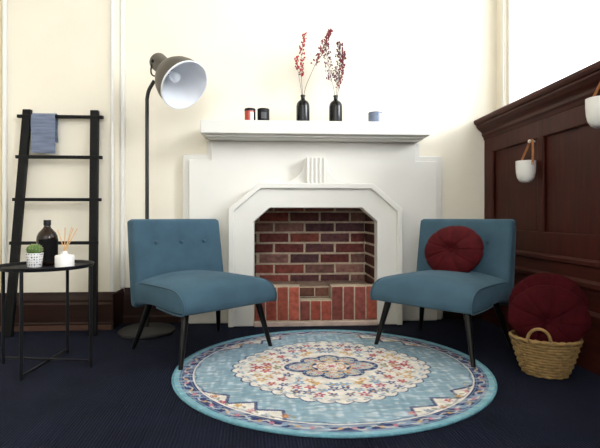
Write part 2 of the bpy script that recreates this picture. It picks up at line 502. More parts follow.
# ------------------------------------------------------------------ rug
RC, RR, RT = (.295, 2.312), .748, .008
def rug():
    nr, na = 210, 760
    r = np.concatenate([np.linspace(.002, .715, nr-12), np.linspace(.718, RR-.006, 12)])
    th = np.arange(na)*2*pi/na
    Rg, Tg = np.meshgrid(r, th, indexing='ij')
    x = (Rg*np.cos(Tg)).ravel(); y = (Rg*np.sin(Tg)).ravel()
    rr = Rg.ravel(); tt = Tg.ravel()
    rng = np.random.default_rng(3)
    def vnoise(sx, sy, seed):
        g = np.random.default_rng(seed).random((90, 90))
        u = (x+2)*sx; v = (y+2)*sy
        i = np.floor(u).astype(int); j = np.floor(v).astype(int); fu = u-i; fv = v-j
        fu = fu*fu*(3-2*fu); fv = fv*fv*(3-2*fv)
        G = lambda a, c: g[a % 90, c % 90]
        return (G(i, j)*(1-fu)+G(i+1, j)*fu)*(1-fv)+(G(i, j+1)*(1-fu)+G(i+1, j+1)*fu)*fv
    n1 = vnoise(9, 9, 1); n2 = vnoise(70, 14, 2); n3 = vnoise(30, 90, 4); n4 = vnoise(18, 60, 9)
    A = lambda *c: np.array(c)
    TEAL, TEAL2, PALE = A(.20, .33, .42), A(.34, .47, .56), A(.60, .69, .75)
    IV, NAVY, RED, PINK = A(.80, .75, .69), A(.022, .032, .13), A(.45, .035, .11), A(.58, .20, .27)
    GOLD, OLIVE, SKY, RUST = A(.62, .38, .14), A(.30, .32, .20), A(.22, .36, .52), A(.50, .20, .08)
    mixw = np.clip(.65*n1+.5*n2-.1, 0, 1)[:, None]
    C = TEAL*(1-mixw)+TEAL2*mixw
    w = np.clip((n3*n2-.30)*2.6, 0, .8)[:, None]; C = C*(1-w)+PALE*w
    def put(mask, col, a=1.0):
        nonlocal C
        m = np.asarray(mask, float)[:, None]*a
        C = C*(1-m)+np.asarray(col)*m
    def flower(cx, cy, s, col, core=GOLD, petals=5, ph=0.):
        dx, dy = x-cx, y-cy
        d = np.hypot(dx, dy); a = np.arctan2(dy, dx)+ph
        put(d < s*(.74+.26*np.cos(petals*a)), col, .95)
        put(d < s*.28, core, .9)
    def leaf(cx, cy, ang, L, col):
        dx, dy = x-cx, y-cy
        u = dx*cos(ang)+dy*sin(ang); v = -dx*sin(ang)+dy*cos(ang)
        put((u/L)**2+(v/(L*.45))**2 < 1, col, .9)
    # ivory medallion with scalloped, slightly pointed outline
    a = tt
    base = .425+.028*np.abs(np.cos(a))**6+.02*np.abs(np.sin(a))**4-.018*np.abs(np.sin(2*a))
    sc = np.abs(np.sin(a*19))
    edge = base+.020*sc
    put(rr < edge+.013, NAVY, .85)
    put(rr < edge+.005, IV)
    curl = (rr > base-.022) & (rr < base-.010) & (np.cos(a*38) > -.2)
    put(curl, SKY, .75)
    put((rr > base-.006) & (rr < base+.004) & (np.cos(a*38+1.2) > .1), NAVY, .6)
    # scattered blossoms, mirrored in both axes
    pal = [RED, RED, PINK, SKY, RUST, GOLD, NAVY*1.6, OLIVE]
    pts = []
    tries = 0
    while len(pts) < 34 and tries < 9000:
        tries += 1
        px, py = rng.uniform(.0, .43), rng.uniform(.0, .43)
        q = math.hypot(px, py)
        if q > .385 or q < .225: continue
        if all(math.hypot(px-k[0], py-k[1]) > .047 for k in pts) and (px > .02 or px < .004) and (py > .02 or py < .004):
            pts.append((px, py))
    for i, (px, py) in enumerate(pts):
        col = pal[rng.integers(len(pal))]; s = rng.uniform(.020, .031); ph = rng.uniform(0, 6)
        la = rng.uniform(0, 6.28); lc = [OLIVE, SKY, RUST*.8][rng.integers(3)]
        for sx in (1, -1):
            for sy in (1, -1):
                leaf(px*sx+.026*cos(la)*sx, py*sy+.026*sin(la)*sy, la if sx*sy > 0 else -la, .013, lc)
                flower(px*sx, py*sy, s, col, IV*.9 if i % 2 else GOLD, 5, ph)
    # inner navy flower-shaped medallion
    lobes = [(.150, 0, .078), (-.150, 0, .078), (0, .122, .066), (0, -.122, .066)] + [(sx*.088, sy*.092, .058) for sx in (1, -1) for sy in (1, -1)]
    D = lambda cx, cy: np.hypot(x-cx, y-cy)
    LIGHT = A(.58, .58, .55)
    for cx, cy, q in lobes: put(D(cx, cy) < q+.014, IV*.92)
    for cx, cy, q in lobes: put(D(cx, cy) < q, NAVY)
    put(rr < .13, NAVY)
    for k, (cx, cy, q) in enumerate(lobes):
        put(D(cx, cy) < q*.68, LIGHT, .9)
        an = np.arctan2(y-cy, x-cx)
        put((D(cx, cy) < q*.93) & (D(cx, cy) > q*.78) & (np.sin(an*9) > .2), SKY, .7)
        for w_ in range(6):
            t = w_*pi/3+k; flower(cx+q*.45*cos(t), cy+q*.45*sin(t), .0125, [RED, GOLD, NAVY*1.5, OLIVE][(w_+k) % 4], IV, 5, t)
    put((rr < .104) & (rr > .096), GOLD, .9)
    for k in range(10):
        t = k*2*pi/10+.3; q = .118
        flower(q*cos(t), q*sin(t), .016, [PINK, IV*.85, GOLD][k % 3], RED, 5, t)
    for sx in (1, -1):
        flower(sx*.190, 0, .026, IV*.8, RED, 6, 0); flower(sx*.155, .0, .018, PINK, GOLD, 5, 1)
    put(rr < .082+.008*np.cos(8*a), IV*.95); put((rr < .072) & (rr > .062), RUST, .8)
    for k in range(8):
        t = k*pi/4; flower(.047*cos(t), .047*sin(t), .015, [GOLD, RUST][k % 2], IV, 5, t)
    flower(0, 0, .027, PINK, RED, 6, 0)
    # four ivory corner sprays with stepped edges
    CORNER = [(-.60, -.28), (-.57, -.30), (-.52, -.33), (-.462, -.352), (-.462, -.437), (-.348, -.430), (-.345, -.505), (-.243, -.518), (-.238, -.60), (-.25, -.66), (-.50, -.62), (-.68, -.40)]
    for dg, sg in ((48, 1), (132, -1), (228, 1), (312, -1)):
        u = (np.degrees(tt)-dg+180) % 360-180
        lx = np.where(np.full_like(x, cos(radians(dg))) < 0, x, -x); ly = y if sin(radians(dg)) < 0 else -y
        def inside(poly, grow=0):
            c = np.zeros(len(lx), bool); m = len(poly)
            for a_ in range(m):
                (x1, y1), (x2, y2) = poly[a_], poly[(a_+1) % m]
                if y1 == y2: continue
                c ^= ((y1 > ly) != (y2 > ly)) & (lx < (x2-x1)*(ly-y1)/(y2-y1)+x1)
            return c
        CP = CORNER
        dn = np.full(len(lx), 9.)
        for (x1, y1), (x2, y2) in zip(CP[:-3], CP[1:-2]):
            L_ = (x2-x1)**2+(y2-y1)**2
            tt_ = np.clip(((lx-x1)*(x2-x1)+(ly-y1)*(y2-y1))/L_, 0, 1)
            dn = np.minimum(dn, np.hypot(lx-x1-tt_*(x2-x1), ly-y1-tt_*(y2-y1)))
        put(inside(CP) & (rr < .66), IV)
        put((dn < .007) & (rr < .66), NAVY, .9)
        for q in range(7):
            t = radians(dg+(-20+q*6.6)); R0 = .628+.012*((q*7) % 3-1)
            flower(R0*cos(t), R0*sin(t), .020, [RED, GOLD, PINK, SKY, RUST][(q+int(dg)) % 5], GOLD, 5, q)
            leaf(R0*cos(t+.05), R0*sin(t+.05), t+1, .013, OLIVE)
    # fine lines between the sprays
    put((rr > .640+.006*np.sin(a*26)) & (rr < .648+.006*np.sin(a*26)), NAVY, .55)
    put((rr > .649) & (rr < .657), IV, .9)
    # border
    put((rr > .657) & (rr < .713), NAVY)
    ph = a*44
    put((n4+.5*n3) > .78, SKY*.8, .0)
    bm_ = (rr > .657) & (rr < .713) & ((n4*.6+n3*.5) > .58); put(bm_, A(.30, .36, .48), .75)
    put(np.abs(rr-.685-.011*np.sin(ph)) < .0045, IV*.8, .8)
    cell = np.round(ph/pi)*pi
    dd = np.hypot((a*44-cell)/44*.685, rr-.685+.011*np.sin(cell+pi/2)*0)
    put((dd < .010) & (np.round(ph/pi) % 3 == 0), PINK*.9, .95); put((dd < .010) & (np.round(ph/pi) % 3 == 1), SKY, .95); put((dd < .009) & (np.round(ph/pi) % 3 == 2), GOLD*.9, .9)
    put((rr > .662) & (rr < .666), SKY*.8, .7); put((rr > .704) & (rr < .708), SKY*.8, .7)
    w = np.clip(.5*n4+.3*n1, 0, 1)[:, None]
    ob = A(.15, .36, .45)*(1-w)+A(.30, .52, .60)*w
    m = (rr >= .713)[:, None]; C = np.where(m, ob, C)
    # faded, worn pile
    wear = np.clip((n3-.62)*1.6, 0, .45)[:, None]
    C = C*(1-wear)+A(.52, .56, .56)*wear
    fade = .03; C = C*(1-fade)+A(.42, .47, .48)*fade
    z = np.full_like(x, RT)+.0012*(n1-.5)
    verts = np.stack([x, y, z], 1)
    faces = []
    for i in range(nr-1):
        o0 = i*na; o1 = o0+na
        for k in range(na):
            k2 = (k+1) % na
            faces.append((o0+k, o1+k, o1+k2, o0+k2))
    n0 = nr*na
    vb = np.stack([(RR-.006)*np.cos(th), (RR-.006)*np.sin(th), np.zeros(na)], 1)
    verts = np.vstack([verts, vb]); C = np.vstack([C, np.tile(A(.13, .32, .40), (na, 1))])
    o0 = (nr-1)*na
    for k in range(na):
        k2 = (k+1) % na; faces.append((o0+k, n0+k, n0+k2, o0+k2))
    faces.append(tuple(range(na))); faces.append(tuple(range(n0+na-1, n0-1, -1)))
    me = bpy.data.meshes.new('round_rug'); me.from_pydata(verts.tolist(), [], faces)
    at = me.attributes.new('pattern', 'FLOAT_COLOR', 'POINT')
    at.data.foreach_set('color', np.hstack([C, np.ones((len(C), 1))]).astype(np.float32).ravel())
    for p in me.polygons: p.use_smooth = len(p.vertices) == 4
    me.materials.append(M_rug)
    o = bpy.data.objects.new('round_rug', me); COL.objects.link(o)
    o.location = (RC[0], RC[1], .001); o.scale = (1.065, 1, 1)
    tag(o, 'round pale blue rug with ivory floral medallion lying on the navy carpet', 'rug')
    b = MB(); b.tube([((RR-.006)*cos(2*pi*k/200), (RR-.006)*sin(2*pi*k/200), .006) for k in range(200)], .006, 8, closed=True)
    b.build('binding', M_rugedge, o, smooth=180)
rug()

# ------------------------------------------------------------------ accent chairs
def slab(mb, prof, W, rnd=.016, crown=0.0, crown_fn=None, cols=17):
    """closed y,z profile carried across x with softly rounded side edges"""
    n = len(prof)
    nor = []
    area = sum(prof[i][0]*prof[(i+1)%n][1]-prof[(i+1)%n][0]*prof[i][1] for i in range(n))
    sg = 1 if area > 0 else -1
    for i in range(n):
        dx = prof[(i+1)%n][0]-prof[i-1][0]; dz = prof[(i+1)%n][1]-prof[i-1][1]
        L = math.hypot(dx, dz) or 1
        nor.append((sg*dz/L, -sg*dx/L))
    xs = [(-W, rnd), (-W+.25*rnd, rnd*.42), (-W+rnd, 0)] + [(-W+rnd+(2*W-2*rnd)*k/(cols-1), 0) for k in range(1, cols-1)] + [(W-rnd, 0), (W-.25*rnd, rnd*.42), (W, rnd)]
    rings = []
    for x, ins in xs:
        ring = []
        for (py, pz), (ny, nz) in zip(prof, nor):
            yy, zz = py-ny*ins, pz-nz*ins
            if crown_fn:
                d = crown_fn(x/W, py, pz); yy += d[0]; zz += d[1]
            ring.append(mb.bm.verts.new((x, yy, zz)))
        rings.append(ring)
    for A, B in zip(rings, rings[1:]):
        for i in range(n):
            j = (i+1) % n
            mb.face([A[i], A[j], B[j], B[i]])
    mb.face(rings[0]); mb.face(rings[-1])

CW = .310
SEAT = spline([(.235, .398), (.10, .402), (-.06, .404), (-.20, .401), (-.274, .383), (-.314, .346), (-.322, .306), (-.298, .281), (-.15, .280), (0, .290), (.12, .284), (.235, .262)], 4)
BACK = spline([(.208, .40), (.228, .52), (.252, .66), (.266, .742), (.282, .764), (.325, .766), (.352, .752), (.352, .72), (.338, .58), (.322, .44), (.308, .32), (.298, .268), (.276, .246), (.245, .250), (.218, .275), (.206, .33)], 4, closed=True)
BTN = [-.168, 0.0, .168]
def back_front(z):   # y of the front face of the backrest at height z
    return .208+(z-.40)*.17
def make_chair(label):
    c = thing('accent_chair', label, 'chair')
    m = MB()
    slab(m, SEAT, CW, .016, crown_fn=lambda u, y, z: (-.012*(1-u*u)*max(0, min(1, (-y-.15)/.15)), (.046 if z > .34 else .0)*(1-u*u)*max(0, min(1, (z-.34)/.06))))
    m.build('seat', M_blue, c, smooth=60)
    m = MB()
    def dimple(u, y, z):
        d = -.012*(1-u*u)*(1 if y < .262+(z-.6)*.17 and z > .45 else 0)
        if z > .5 and y < .28:
            for bx in BTN:
                q = ((u*CW-bx)**2+(z-.625)**2)/.035**2
                d += .012*math.exp(-q)
        return (d, 0)
    slab(m, BACK, CW-.002, .018, crown_fn=dimple, cols=49)
    m.build('backrest', M_blue, c, smooth=60)
    for bx in BTN:
        m = MB(); R = Matrix.Translation((bx, back_front(.625)-.004-.012*(1-(bx/CW)**2)+.006, .625)) @ Matrix.Rotation(radians(80), 4, 'X')
        m.lathe([(0, .005), (.008, .004), (.012, 0), (.012, -.008), (0, -.008)], 14, R)
        m.build('button', M_pipe, c, smooth=50)
    for sx in (-1, 1):
        m = MB()
        m.tube([(sx*(CW-.004), y*1.0, z) for y, z in SEAT[2:-9]], .0045, 6)
        m.build('piping', M_pipe, c, smooth=180)
    for sx in (-1, 1):
        m = MB(); m.tube([(sx*.240, -.225, .286), (sx*.300, -.280, .0)], [.021, .0115], 14); m.build('leg', M_leg, c, smooth=50)
        m = MB(); m.tube([(sx*.235, .180, .284), (sx*.300, .272, .0)], [.021, .0115], 14); m.build('leg', M_leg, c, smooth=50)
    return c
chL = make_chair('blue velvet armless chair with empty seat in front of the tall lamp')
chL.location = (-.429, 2.712, .0); chL.rotation_euler = (0, 0, radians(41)); chL['group'] = 'blue accent chairs by the fireplace'
chR = copy_tree(chL)
chR['label'] = 'blue velvet armless chair with a wine cushion on it beside the dark panelling'
chR.location = (1.024, 2.668, .0); chR.rotation_euler = (0, 0, radians(-47))

# ------------------------------------------------------------------ round tufted cushions
def make_cushion(label, R, T, m_, squeeze=0, flat=1):
    c = thing('round_cushion', label, 'cushion', group='round wine velvet cushions')
    mb = MB()
    na, nr = 144, 26
    def h(r, t):
        q = r/R
        prof = (max(0, 1-q**2.6))**.52
        prof *= 1-.72*math.exp(-(q/.20)**2)
        tt = t+.10*sin(2*t+R*40)+.05*sin(5*t)
        c_ = abs(sin(4.5*tt))
        pl = 1-.17*math.exp(-(c_/.22)**2)*min(1, q*3)*(1-.35*q)+.05*sin(3*t+1)*q*.6+.02*cos(19*t)*q
        return T/2*prof*pl
    rad = [R*sin(pi/2*(i/nr)**.9) for i in range(nr+1)]
    top = []; bot = []
    ct = mb.bm.verts.new((0, 0, h(0, 0))); cb = mb.bm.verts.new((0, 0, -h(0, 0)))
    for i in range(1, nr+1):
        A = []; B = []
        for k in range(na):
            t = 2*pi*k/na
            rr = rad[i]*(1-.022*math.exp(-(abs(sin(4.5*(t+.10*sin(2*t+R*40)+.05*sin(5*t))))/.25)**2)*(rad[i]/R)**3+.012*sin(2*t+.7)+.008*sin(3*t))
            X_, Y_ = rr*cos(t), rr*sin(t)
            g = squeeze*max(0, min(1, (-Y_/R-.1)/.8)); X_ *= 1-g; Y_ *= flat; hz = h(rad[i], t)*(1-g*.5)
            A.append(mb.bm.verts.new((X_, Y_, hz)))
            if i < nr: B.append(mb.bm.verts.new((X_, Y_, -hz)))
        top.append(A); bot.append(B if i < nr else A)
    for rings, c0 in ((top, ct), (bot, cb)):
        for k in range(na):
            j = (k+1) % na
            mb.face([c0, rings[0][k], rings[0][j]])
            for i in range(nr-1):
                mb.face([rings[i][k], rings[i+1][k], rings[i+1][j], rings[i][j]])
    mb.build('cover', m_, c, smooth=180)
    for s in (1, -1):
        d = MB(); z0 = s*h(0, 0)
        d.lathe([(0, z0+s*.009), (.010, z0+s*.007), (.015, z0+s*.001), (.012, z0-s*.004), (0, z0-s*.004)], 16)
        d.build('button', m_, c, smooth=60)
    return c

def place(o, loc, normal, roll=0):
    """point the cushion's +z along a horizontal-ish normal"""
    q = Vector(normal).to_track_quat('Z', 'Y')
    o.rotation_mode = 'QUATERNION'
    o.rotation_quaternion = q @ Matrix.Rotation(roll, 4, 'Z').to_quaternion()
    o.location = loc

cu = make_cushion('round wine velvet cushion leaning on the backrest of the right chair', .190, .125, M_wine, flat=.86)
th = radians(-47)
def chair_pt(cx, cy, th, x, y, z): return (cx+x*cos(th)-y*sin(th), cy+x*sin(th)+y*cos(th), z)
p = chair_pt(1.024, 2.668, th, -.004, .136, .568)
n = Vector((sin(th)*.97, -cos(th)*.97, .22))
place(cu, p, n, .12)

# ------------------------------------------------------------------ basket with two cushions
BK = (1.345, 2.165); BA = radians(-27)
bk = thing('woven_basket', 'small golden woven seagrass basket with looped handles on the floor by the panelling', 'basket', (BK[0], BK[1], 0), (0, 0, BA))
BH = .182
def bax(z):  # half axes at height z
    t = z/BH
    return .090+.064*t**.75, .076+.043*t**.75
mb = MB()
rows = 13; ns = 150
for i in range(rows):
    z = .008+i*(BH-.016)/(rows-1)
    a_, b_ = bax(z)
    pts = []
    for k in range(ns):
        t = 2*pi*k/ns
        d = .0050*sin(12*t+(pi if i % 2 else 0))
        pts.append(((a_+d)*cos(t), (b_+d)*sin(t), z))
    mb.tube(pts, .0062, 6, closed=True)
mb.build('weave', M_basket, bk, smooth=180)
mb = MB()
for k in range(24):
    t = 2*pi*k/24
    mb.tube([((bax(z)[0])*cos(t), (bax(z)[1])*sin(t), z) for z in (.006, .07, .14, BH-.003)], .0042, 6)
mb.build('stakes', M_basket, bk, smooth=180)
mb = MB()
prof = []
lin = [[mb.bm.verts.new(((bax(z)[0]-.006)*cos(2*pi*k/60), (bax(z)[1]-.006)*sin(2*pi*k/60), z)) for k in range(60)] for z in (.004, .05, .1, .15, BH-.004)]
for A, B in zip(lin, lin[1:]):
    for k in range(60): mb.face([A[k], A[(k+1) % 60], B[(k+1) % 60], B[k]])
mb.face(lin[0])
mb.build('inner_wall', M_basketd, bk, smooth=60)
mb = MB()
mb.tube([((bax(BH)[0]+.002)*cos(2*pi*k/80), (bax(BH)[1]+.002)*sin(2*pi*k/80), BH+.002*sin(2*pi*k/80*26)) for k in range(80)], .0088, 8, closed=True)
mb.build('rim', M_basket, bk, smooth=180)
for s in (-1, 1):
    mb = MB(); pts = []
    for k in range(25):
        t = pi*k/24; x = .050*cos(t); yy = s*(bax(BH)[1]*sqrt(max(0, 1-(x/bax(BH)[0])**2))+.004)
        pts.append((x-.035, yy+s*.008*sin(t), BH-.012+.078*sin(t)**.8+.0))
    mb.tube(pts, .0078, 8); mb.build('handle', M_basket, bk, smooth=180)

def in_basket(x, y, z):
    return (BK[0]+x*cos(BA)-y*sin(BA), BK[1]+x*sin(BA)+y*cos(BA), z)
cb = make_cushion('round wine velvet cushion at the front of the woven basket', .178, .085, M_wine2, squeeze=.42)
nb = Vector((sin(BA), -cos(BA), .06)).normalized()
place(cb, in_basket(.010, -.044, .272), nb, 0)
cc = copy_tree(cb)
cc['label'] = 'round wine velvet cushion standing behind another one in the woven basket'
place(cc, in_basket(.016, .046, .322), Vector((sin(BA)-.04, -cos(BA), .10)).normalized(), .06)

# ------------------------------------------------------------------ floor lamp
LX, LY = -.858, 3.10
lp = thing('floor_lamp', 'tall dark grey floor lamp with big bell shade behind the left chair', 'lamp', (LX, LY, 0))
mb = MB(); mb.lathe([(0, 0), (.180, 0), (.186, .006), (.184, .020), (.172, .028), (.05, .034), (.022, .040), (.0, .040)], 48); mb.build('base', M_lampdk, lp, smooth=40)
NK = Vector((.052, -.012, 1.700))
mb = MB(); mb.tube(spline([(0, 0, .036), (0, 0, .8), (0, 0, 1.50), (.001, 0, 1.58), (.012, -.002, 1.635), (.035, -.007, 1.675), tuple(NK)], 6), .0125, 14); mb.build('pole', M_lampdk, lp, smooth=60)
AX = Vector((.63, -.475, -.618)).normalized()
HC = Vector((-.575, 2.95, 1.628))-Vector((LX, LY, 0))-AX*.29          # rear centre of the head
Q = AX.to_track_quat('Z', 'Y').to_matrix().to_4x4()
HM = Matrix.Translation(HC) @ Q
hd = MB()
ls = lambda P_: [(r_*1.10, z_*1.25) for r_, z_ in P_]
outer = ls([(0, -.055), (.036, -.055), (.052, -.048), (.056, -.040), (.056, .036), (.062, .050), (.086, .080), (.115, .108), (.135, .140), (.146, .175), (.151, .215), (.1515, .232)])
hd.lathe(outer, 56, HM)
hd.build('shade', M_lampsh, lp, smooth=40)
lamp_shade = lp.children[-1] if False else [o for o in lp.children if o.name.startswith('shade')][0]
hd = MB(); hd.lathe(ls([(.1512, .2325), (.1535, .230), (.1535, .224)]), 56, HM)
inner = [(.1535, .2322), (.1480, .2322), (.1475, .215), (.1425, .176), (.131, .142), (.111, .109), (.083, .085), (.052, .062), (.046, .040), (0, .038)]
hd.lathe(ls(inner), 56, HM); hd.build('shade_lining', M_lampin, lamp_shade, smooth=50)
hd = MB(); hd.lathe([(0, .050), (.021, .050), (.021, .105), (0, .106)], 20, HM); hd.build('socket', M_cap, lp, smooth=40)
hd = MB(); hd.lathe([(0, .107), (.014, .107), (.016, .118), (.031, .142), (.036, .166), (.031, .188), (.016, .202), (0, .206)], 24, HM); hd.build('bulb', M_bulb, lp, smooth=60)
hd = MB(); pts = []
side = AX.cross(Vector((0, 0, 1))).normalized(); upv = side.cross(AX).normalized()
cen = HC-AX*.018
for k in range(15):
    t = pi*k/14
    pts.append(cen+side*.056*cos(t)-upv*.098*sin(t)-AX*.01*sin(t))
hd.tube(pts, .0055, 8)
hd.build('bracket', M_lampdk, lp, smooth=60)
hd = MB(); hd.tube([cen-side*.066, cen+side*.066], .011, 12); hd.build('pivot', M_cap, lp, smooth=60)

# ------------------------------------------------------------------ ladder with towel
ld = thing('blanket_ladder', 'black wooden ladder leaning against the cream wall at left', 'ladder', (-1.46, 3.04, 0))
def L2(x, y, z): return (x+1.46, y-3.04, z)
def rail_pt(side, z):
    t = z/1.517
    x0, x1 = (-1.728, -1.688) if side < 0 else (-1.191, -1.238)
    y0, y1 = 3.035, 3.190
    return (x0+(x1-x0)*t, y0+(y1-y0)*t)
for s in (-1, 1):
    mb = MB()
    a = rail_pt(s, 0); c = rail_pt(s, 1.517)
    w, d = .027, .016
    vs = []
    for (px, py), z in ((a, 0), (c, 1.517)):
        for dx, dy in ((-w, -d), (w, -d), (w, d), (-w, d)): vs.append(mb.bm.verts.new(L2(px+dx, py+dy, z)))
    for f in ((0,3,2,1),(4,5,6,7),(0,1,5,4),(1,2,6,5),(2,3,7,6),(3,0,4,7)): mb.face([vs[i] for i in f])
    mb.build('rail', M_black, ld, bevel=.004)
rz = [1.468, 1.187, .897, .607]
ext = [(.060, .060), (.047, .055), (.043, .050), (.038, .032)]
for z, (e0, e1) in zip(rz, ext):
    l, r = rail_pt(-1, z), rail_pt(1, z)
    mb = MB(); mb.box(L2(l[0]-e0, l[1]-.0175, z-.011), L2(r[0]+e1, l[1]+.006, z+.011)); mb.build('rung', M_black, ld, bevel=.003)
# towel over the top rung
l = rail_pt(-1, rz[0])
ry = l[1]-.006
mb = MB()
tx0, tx1 = l[0]+.042, l[0]+.200
path = []
zt = rz[0]+.0135
for k in range(14): path.append((ry-.0145-.004*abs(sin(k*1.1))-.002*k/13, rz[0]-.250+k*(.250+.006)/13))
path += [(ry-.012, zt-.002), (ry-.004, zt+.003), (ry+.004, zt+.003), (ry+.011, zt-.002)]
for k in range(8): path.append((ry+.0145+.001*sin(k), rz[0]+.002-k*.175/7))
nx = 11; grids = []
for off in (0, .005):
    g = []
    for i in range(nx):
        u = i/(nx-1); row = []
        for j, (yy, zz) in enumerate(path):
            mid = len(path[:14])+1.5
            sgn = -1 if j < 14 else (1 if j > 17 else 0)
            wob = .002*sin(j*1.9+u*4) if sgn else 0
            up = off if 14 <= j <= 17 else 0
            sagx = .004*sin(j*.8)*(u-.5)
            row.append(mb.bm.verts.new(L2(tx0+(tx1-tx0)*u+sagx, yy+sgn*off+sgn*abs(wob), zz+up-.006*u*(1 if j < 10 else 0))))
        g.append(row)
    grids.append(g)
for gi, g in enumerate(grids):
    for i in range(nx-1):
        for j in range(len(path)-1): mb.face([g[i][j], g[i+1][j], g[i+1][j+1], g[i][j+1]])
A, B = grids
for i in range(nx-1):
    mb.face([A[i][0], B[i][0], B[i+1][0], A[i+1][0]]); mb.face([A[i][-1], A[i+1][-1], B[i+1][-1], B[i][-1]])
for j in range(len(path)-1):
    mb.face([A[0][j], A[0][j+1], B[0][j+1], B[0][j]]); mb.face([A[-1][j], B[-1][j], B[-1][j+1], A[-1][j+1]])
tw = mb.build('hand_towel', M_towel, None, smooth=60)
tw.location = (-1.46, 3.04, 0)
tag(tw, 'slate blue folded towel hanging over the top rung of the black ladder', 'towel')

# ------------------------------------------------------------------ side table
TX, TY = -1.195, 2.44
tb = thing('side_table', 'round black metal tray table with crossed foot bars in front of the ladder', 'table', (TX, TY, 0))
ZT = .522
mb = MB(); mb.lathe([(0, ZT-.004), (.215, ZT-.004), (.223, ZT+.010), (.229, ZT+.012), (.230, ZT+.010), (.226, ZT-.004), (.215, ZT-.008), (0, ZT-.008)], 72)
mb.build('tray_top', M_bmetal, tb, smooth=40)
feet = [(-.009, -.222), (.246, -.041), (.009, .222), (-.246, .041)]
for fx, fy in feet:
    s = .205/.216
    mb = MB(); mb.tube([(fx*.99, fy*.99, 0), (fx*.99, fy*.99, ZT+.004)], .0085, 12); mb.build('leg', M_bmetal, tb, smooth=50)
for a, c, z in ((0, 2, .020), (1, 3, .020)):
    mb = MB(); k = .99*(1-.0085/.21)
    mb.tube([(feet[a][0]*k, feet[a][1]*k, z+(.013 if a else 0)), (feet[c][0]*k, feet[c][1]*k, z+(.013 if a else 0))], .0065, 10); mb.build('cross_bar', M_bmetal, tb, smooth=50)
TS = ZT-.004   # tray surface

# cactus
pc = (-1.246, 2.42)
ct = thing('potted_cactus', 'small round green cactus in a white pot with black triangles on the tray table', 'plant', (pc[0], pc[1], TS+.0005))
mb = MB(); mb.lathe([(0, 0), (.031, 0), (.033, .003), (.042, .072), (.0425, .075), (.039, .075), (.037, .066), (0, .066)], 40); mb.build('pot', M_pot, ct, smooth=40)
mb = MB(); mb.lathe([(0, .0665), (.0365, .0665), (.034, .070), (0, .072)], 28); mb.build('soil', M_soil, ct, smooth=40)
mb = MB()
mb.lathe([(0, .068), (.020, .069), (.031, .078), (.035, .092), (.031, .106), (.020, .116), (.008, .120), (0, .119)], 96, None, fn=lambda t, z: 1+.075*cos(14*t))
mb.build('cactus', M_cactus, ct, smooth=60)
mb = MB()
for k in range(14):
    t = 2*pi*k/14
    for i in range(6):
        e = -.3+i*.3
        p0 = Vector((.036*cos(e)*cos(t), .036*cos(e)*sin(t), .093+.025*sin(e))); d = Vector((cos(e)*cos(t), cos(e)*sin(t), sin(e)))
        for dv in (-.5, .5):
            q = Vector((-sin(t), cos(t), .3))*dv
            mb.tube([p0-d*.001, p0+(d+q).normalized()*.007], [.0006, .0002], 4)
mb.build('spines', mat('cactus_spines', (.55, .5, .3), .7), ct)

# amber bottle
pb = (-1.240, 2.540)
bt = thing('amber_bottle', 'large dark amber bottle with a black cap on the tray table', 'bottle', (pb[0], pb[1], TS+.0005))
mb = MB(); mb.lathe([(0, 0), (.046, 0), (.052, .006), (.0525, .012), (.0525, .142), (.050, .158), (.042, .176), (.030, .190), (.019, .203), (.0165, .212), (.0165, .226), (0, .226)], 40); mb.build('glass_body', M_amber, bt, smooth=50)
mb = MB(); mb.lathe([(0, .216), (.0185, .216), (.0185, .243), (.017, .245), (0, .245)], 28); mb.build('cap', M_cap, bt, smooth=40)
mb = MB()
A = [(.0530, .025), (.0530, .122)]
vs = [[mb.bm.verts.new((.0530*sin(t), -.0530*cos(t), z)) for z in (.020, .140)] for t in [(-.42+k*.12) for k in range(20)]]
for a, c in zip(vs, vs[1:]): mb.face([a[0], c[0], c[1], a[1]])
mb.build('label', M_label, bt, smooth=180)

# reed diffuser
pd = (-1.093, 2.42)
rd = thing('reed_diffuser', 'white ceramic reed diffuser jar with tan reeds on the tray table', 'diffuser', (pd[0], pd[1], TS+.0005))
mb = MB(); mb.lathe([(0, 0), (.043, 0), (.046, .003), (.046, .058), (.043, .063), (.020, .067), (.014, .070), (.013, .083), (.010, .083), (.010, .066), (0, .066)], 40); mb.build('jar', M_ceram, rd, smooth=35)
for ax_, ay_ in ((-.035, .0), (-.012, .03), (.012, -.02), (.03, .015), (.046, -.005), (.056, .02), (.022, .035)):
    mb = MB(); mb.tube([(-ax_*.12, -ay_*.12, .0675), (ax_, ay_, .21-.25*abs(ax_-.02))], .0022, 6); mb.build('reed', M_reed, rd)

# ------------------------------------------------------------------ mantel pieces
ZM = 1.4555
def candle(x, y, r, h, label, body, name='jar_candle'):
    o = thing(name, label, 'candle', (x, y, ZM))
    mb = MB(); mb.lathe([(0, 0), (r-.003, 0), (r, .003), (r, h), (r-.003, h), (r-.0032, h-.012), (0, h-.012)], 36); mb.build('jar', body, o, smooth=40)
    return o
def patch(parent, r, t0, t1, z0, z1, m_, name='label'):
    mb = MB()
    vs = [[mb.bm.verts.new(((r+.0006)*sin(t), -(r+.0006)*cos(t), z)) for z in (z0, z1)] for t in [t0+(t1-t0)*k/10 for k in range(11)]]
    for a, c in zip(vs, vs[1:]): mb.face([a[0], c[0], c[1], a[1]])
    return mb.build(name, m_, parent, smooth=180)
YM = 3.235
c1 = candle(-.172, YM, .039, .078, 'red glass candle jar with a black lid at the left on the mantel', M_jarred)
mb = MB(); mb.lathe([(0, .0785), (.0395, .0785), (.0400, .081), (.0400, .094), (.037, .098), (0, .099)], 36); mb.build('lid', M_cap, c1, smooth=40)
patch(c1, .039, .15, .75, .008, .068, M_paper); patch(c1, .039, .80, 1.6, .004, .074, M_cap, 'side_label')
